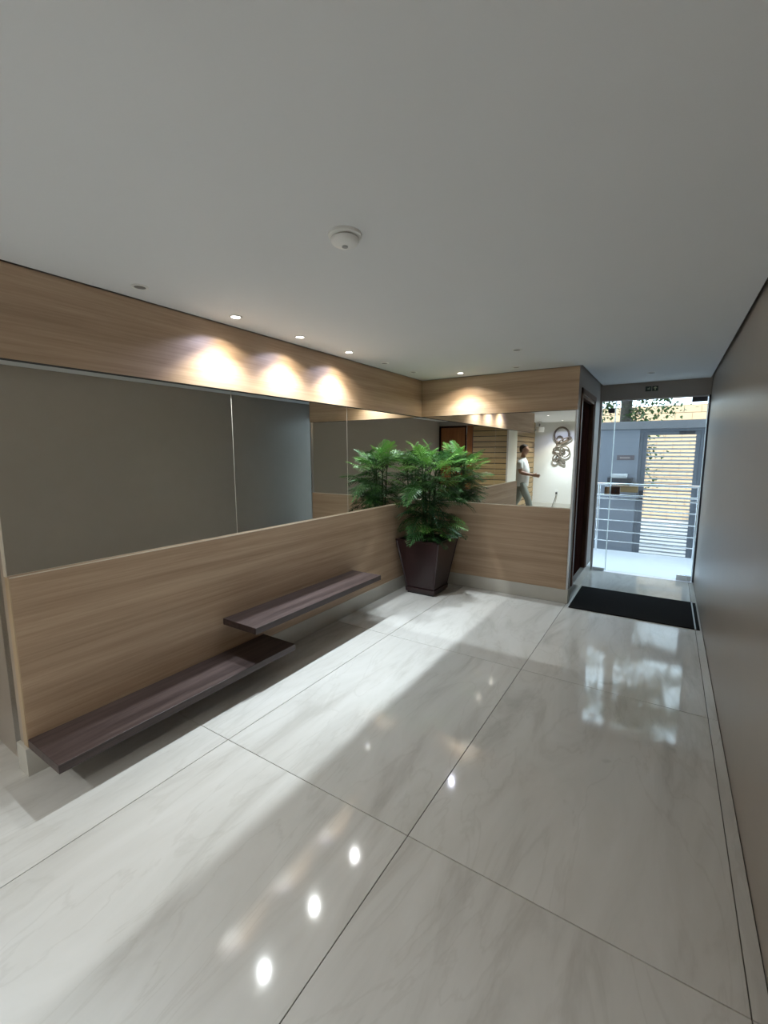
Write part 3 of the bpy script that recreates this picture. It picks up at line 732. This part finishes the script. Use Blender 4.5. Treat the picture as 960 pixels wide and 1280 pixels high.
# tree behind the boundary wall
tree = tag(empty('street_tree', (-0.80, 10.5, -0.32)), 'street tree with grey trunk and hanging leafy branches behind the boundary wall', 'tree')
tp = [(0, 0, 0), (0.01, 0, 1.2), (-0.01, 0.02, 2.6), (0.02, 0, 4.2), (0.1, 0.05, 6.0)]
MB().tube(tp, [.15, .115, .105, .10, .07], 14).build('trunk', M['bark'], tree)
rt_ = random.Random(3)
fol = MB()
def branch(p0, p1, r):
    p0 = Vector(p0); p1 = Vector(p1); pts = []
    for i in range(7):
        t = i / 6; p = p0.lerp(p1, t) + Vector((rt_.uniform(-.05, .05), rt_.uniform(-.05, .05), -0.25 * t * t + 0.12 * math.sin(t * 3.1)))
        pts.append(p)
    MB().tube([tuple(p) for p in pts], [r * (1 - .8 * i / 6) for i in range(7)], 6).build('branch', M['bark'], tree)
    for i in range(2, 7):
        for _ in range(70 if p0.z > 3.6 else 62):
            c = pts[i] + Vector((rt_.gauss(0, .12), rt_.gauss(0, .12), rt_.gauss(-.05, .12)))
            d = Vector((rt_.uniform(-1, 1), rt_.uniform(-1, 1), rt_.uniform(-.9, .2))).normalized(); s = d.cross(Vector((0, 0, 1))).normalized()
            l = rt_.uniform(.05, .10) * (1.5 if p0.z > 3.6 else 1.15); w_ = l * .30
            fol.poly([c, c + d * l * .5 + s * w_, c + d * l, c + d * l * .5 - s * w_])
for p0, p1, r in (((0, 0, 3.1), (0.75, -0.25, 3.05), .03), ((0, 0, 3.3), (0.55, 0.2, 3.35), .028), ((0, 0, 2.75), (0.45, -0.3, 2.65), .022), ((0, 0, 3.5), (1.35, -0.1, 3.45), .026), ((0, 0, 3.0), (-0.55, -0.2, 2.85), .025),
                  ((0, 0, 3.4), (-0.7, 0.1, 3.5), .03), ((0, 0, 3.9), (1.2, .1, 3.9), .03), ((0, 0, 4.0), (1.5, -.5, 4.3), .03), ((0, 0, 4.1), (0.7, -.7, 4.5), .03), ((0, 0, 4.0), (-0.8, -.5, 4.2), .03), ((0, 0, 4.2), (1.7, .3, 4.7), .03), ((0, 0, 4.4), (1.0, -.2, 5.1), .03), ((0, 0, 3.8), (0.9, -.9, 3.75), .025), ((0, 0, 4.0), (1.2, .5, 4.9), .04), ((0, 0, 4.2), (-1.2, .3, 5.0), .04), ((0, 0, 4.4), (0.2, 1.2, 5.4), .04), ((0, 0, 4.6), (0.3, -1.2, 5.2), .04), ((0, 0, 2.6), (0.50, -0.9, 2.15), .015), ((0, 0, 2.45), (0.46, -1.0, 1.75), .012)):
    branch(p0, p1, r)
tag(fol.build('foliage', M['tree_leaf'], tree), kind='stuff')

# sunlit block wall across the street
bw = struct(B('wall_street', M['mortar'], (-6.1, 6.1, 15.02, 15.25, -0.35, 2.90)), 'cream block wall across the street')
bx = MB().box(-0.193, 0.193, 0, 0.03, 0, 0.186).mesh('block', M['block'])
nrow = 16
for r_ in range(nrow):
    for c_ in range(17):
        x = -2.9 + c_ * 0.396 + (0.198 if r_ % 2 else 0)
        inst('block', bx, bw, Matrix.Translation((x, 15.0 + rng.uniform(-.004, .004), -0.31 + r_ * 0.2)))

# ------------------------------------------------------------------ looped wall sculpture, outlet, camera in the passage
sc_o = tag(empty('wall_sculpture', (-2.6, YW, 1.25)), 'bronze sculpture of interlaced loops hung on the white wall', 'sculpture')
def loop(cx, cz, rx, rz, ang, yoff, tilt=0.0, rad=0.018):
    pts = []
    for k in range(28):
        a = 2 * math.pi * k / 28; x = rx * math.cos(a); z = rz * math.sin(a)
        pts.append((cx + 2.6 + x * math.cos(ang) - z * math.sin(ang), yoff + tilt * math.sin(a), cz - 1.25 + x * math.sin(ang) + z * math.cos(ang)))
    MB().tube(pts, rad, 8, closed=True).build('loop', M['bronze'], sc_o)
loop(-2.604, 2.075, 0.195, 0.215, 0.0, 0.050, 0.012, 0.026)
loop(-2.648, 1.945, 0.085, 0.105, 0.0, 0.045, 0.01)
loop(-2.535, 1.905, 0.215, 0.055, R(28), 0.070, 0.012)
loop(-2.655, 1.650, 0.155, 0.085, R(-6), 0.045, 0.015)
loop(-2.500, 1.610, 0.130, 0.150, R(15), 0.060, 0.012)
loop(-2.725, 1.430, 0.080, 0.105, R(-25), 0.070, 0.012)
loop(-2.605, 1.370, 0.150, 0.062, R(-38), 0.040, 0.01)
ol = tag(empty('wall_outlet', (-2.671, YW, 0.44)), 'white wall outlet with black plug under the sculpture', 'outlet')
B('cover_plate', M['white_plastic'], (-0.045, 0.045, 0.0, 0.010, -0.06, 0.075), ol, 0.003)
B('plug', M['black_plastic'], (-0.024, 0.024, 0.0105, 0.055, -0.05, 0.005), ol, 0.006)
MB().tube([(0, 0.045, -0.045), (-0.005, 0.055, -0.12), (-0.03, 0.05, -0.20), (-0.075, 0.04, -0.33), (-0.10, 0.05, -0.43)], 0.007, 7).build('cord', M['black_plastic'], ol)
cm = tag(empty('security_camera', (-3.14, -3.30, HC)), 'white security camera on a bracket in the ceiling corner by the white wall', 'camera')
cm.scale = (1.8, 1.8, 1.8)
MB().lathe([(0.035, 0), (0.035, -0.012), (0.012, -0.016), (0.012, -0.03)], 16).build('mount', M['white_plastic'], cm)
MB().tube([(0, 0, -0.02), (0, 0.0, -0.05), (0.0, 0.02, -0.08)], 0.012, 8).build('arm', M['grey_plastic'], cm)
cb = B('housing', M['white_plastic'], (-0.045, 0.045, -0.06, 0.12, -0.15, -0.07), cm, 0.008); cb.rotation_euler = (R(-8), 0, R(-30))
MB().tube([(-0.02, 0, -0.11), (-0.10, 0, -0.15), (-0.19, 0, -0.16)], 0.010, 8).build('bracket', M['grey_plastic'], cm)

# ------------------------------------------------------------------ walking person seen in the mirror
def rings(mb, rr, seg=20):
    n0 = len(mb.v)
    for cx, cy, cz, rx, ry in rr:
        for k in range(seg):
            a = 2 * math.pi * k / seg; mb.v.append((cx + rx * math.cos(a), cy + ry * math.sin(a), cz))
    for i in range(len(rr) - 1):
        for k in range(seg):
            mb.f.append((n0 + i * seg + k, n0 + i * seg + (k + 1) % seg, n0 + (i + 1) * seg + (k + 1) % seg, n0 + (i + 1) * seg + k))
    mb.f.append(tuple(n0 + k for k in reversed(range(seg)))); mb.f.append(tuple(n0 + (len(rr) - 1) * seg + k for k in range(seg)))
    return mb
def fused(mb, name, mat, parent, voxel):
    """one continuous surface out of the overlapping volumes in mb"""
    mb.smooth = True
    o = mb.build(name, mat, parent)
    r_ = o.modifiers.new('fuse', 'REMESH'); r_.mode = 'VOXEL'; r_.voxel_size = voxel; r_.use_smooth_shade = True
    sm = o.modifiers.new('relax', 'SMOOTH'); sm.factor = 0.5; sm.iterations = 3
    return o
# local frame: +x walking direction, +y his left side (towards the far mirror), z up
ps = tag(empty('person', (-2.93, -0.95, 0.0)), 'man in white shirt and grey trousers walking, seen in the far mirror', 'person')
bd = MB()
rings(bd, [(0, 0, 0.86, .10, .15), (0, 0, 1.0, .11, .15), (0.005, 0, 1.15, .115, .155), (0, 0, 1.30, .11, .165), (0, 0, 1.40, .085, .155), (0.004, 0, 1.45, .05, .07)])
bd.tube([(0.0, 0, 1.40), (0.012, 0, 1.49), (0.028, 0, 1.58)], [.06, .055, .055], 14)
rings(bd, [(.068, 0, 1.538, .028, .026), (.056, 0, 1.552, .052, .046), (.044, 0, 1.585, .074, .060), (.036, 0, 1.625, .090, .069), (.030, 0, 1.665, .096, .074), (.027, 0, 1.70, .096, .075), (.024, 0, 1.735, .084, .067), (.022, 0, 1.758, .055, .045), (.02, 0, 1.77, .02, .018)])
bd.tube([(.116, 0, 1.672), (.136, 0, 1.642), (.128, 0, 1.628), (.110, 0, 1.624)], [.009, .013, .014, .010], 8)
for sg in (1, -1): bd.tube([(.022, sg * .070, 1.672), (.014, sg * .083, 1.650), (.024, sg * .074, 1.622)], [.012, .014, .010], 8)
def arm(pts, rad): bd.tube(pts, rad, 12)
arm([(0, .165, 1.40), (-.008, .225, 1.33), (.010, .248, 1.22), (.035, .255, 1.13), (.08, .255, 1.112), (.19, .248, 1.090), (.305, .237, 1.072)], [.060, .054, .047, .043, .044, .038, .027])
arm([(0, -.165, 1.40), (-.03, -.225, 1.33), (-.07, -.248, 1.23), (-.10, -.255, 1.14), (-.085, -.255, 1.09), (-.04, -.248, .99), (-.01, -.24, .89)], [.060, .054, .047, .043, .044, .038, .027])
def hand(o_, d, up_, inw):
    o_ = Vector(o_); d = Vector(d).normalized(); up_ = Vector(up_); up_ = (up_ - d * up_.dot(d)).normalized(); inw = Vector(inw)
    for k in (-.024, -.008, .008, .024):                                        # palm
        bd.tube([tuple(o_ + up_ * k * .8 - d * .01), tuple(o_ + d * .045 + up_ * k), tuple(o_ + d * .092 + up_ * k * 1.15)], [.016, .015, .012], 8)
    for k, ln in ((-.030, .058), (-.010, .074), (.011, .080), (.031, .070)):     # fingers, slightly curled
        b_ = o_ + d * .088 + up_ * k
        bd.tube([tuple(b_), tuple(b_ + d * ln * .45 + up_ * k * .1), tuple(b_ + d * ln * .78 + inw * .008 + up_ * k * .15), tuple(b_ + d * ln + inw * .022 + up_ * k * .15)], [.0095, .009, .008, .0065], 7)
    b_ = o_ + d * .022 + up_ * .026
    bd.tube([tuple(b_), tuple(b_ + d * .030 + up_ * .022 + inw * .008), tuple(b_ + d * .058 + up_ * .028 + inw * .014)], [.012, .0105, .008], 7)
hand((.312, .236, 1.071), (1, -.06, -.14), (0, 0, 1), (0, -1, 0))
hand((-.006, -.24, .885), (.28, 0, -1), (1, 0, .2), (0, 1, 0))
LEG_F = [(.01, .088, .88), (.09, .098, .69), (.185, .10, .50), (.235, .10, .30), (.275, .10, .10)]
LEG_R = [(-.01, -.088, .88), (-.05, -.098, .69), (-.09, -.10, .50), (-.19, -.10, .33), (-.28, -.10, .18)]
for lg in (LEG_F, LEG_R): bd.tube(lg, [.09, .078, .058, .054, .040], 14)
fused(bd, 'body', M['skin'], ps, 0.006)
hr = rings(MB(), [(-.034, 0, 1.600, .040, .062), (-.020, 0, 1.640, .060, .078), (-.006, 0, 1.680, .078, .082), (.008, 0, 1.712, .092, .083), (.020, 0, 1.742, .092, .076), (.021, 0, 1.768, .064, .053), (.018, 0, 1.783, .02, .02)])
fused(hr, 'hair', M['hair'], ps, 0.010)
for sg in (1, -1): MB().lathe([(.002, -.006), (.007, -.003), (.008, 0), (.007, .003), (.002, .006)], 8, (.118, sg * .030, 1.668)).build('eye', M['black_plastic'], ps)
B('mouth', M['lips'], (.108, .1235, -.022, .022, 1.590, 1.597), ps)
sh = rings(MB(), [(-.004, 0, .79, .155, .190), (-.002, 0, .90, .160, .190), (.006, 0, 1.05, .166, .188), (.008, 0, 1.18, .160, .188), (.003, 0, 1.30, .132, .188), (0, 0, 1.375, .108, .180), (0, 0, 1.43, .082, .125), (.006, 0, 1.475, .066, .072)], 28)
for lg in ([(0, .15, 1.385), (-.008, .222, 1.325), (.012, .250, 1.20)], [(0, -.15, 1.385), (-.03, -.222, 1.325), (-.078, -.250, 1.20)]): sh.tube(lg, [.078, .076, .073], 16)
fused(sh, 'shirt', M['shirt'], ps, 0.012)
tz = rings(MB(), [(0, 0, .76, .10, .16), (0, 0, .85, .122, .168), (0, 0, .96, .118, .160)], 24)
for lg in (LEG_F, LEG_R): tz.tube(lg, [.102, .095, .080, .073, .068], 16)
fused(tz, 'trousers', M['trousers'], ps, 0.012)
for pts in ([(.245, .10, .060), (.30, .10, .052), (.38, .10, .044), (.455, .10, .036)], [(-.335, -.10, .150), (-.295, -.10, .112), (-.240, -.10, .070), (-.195, -.10, .036)]):
    fused(MB().tube(pts, [.046, .052, .044, .034], 14), 'shoe', M['shoe'], ps, 0.009)
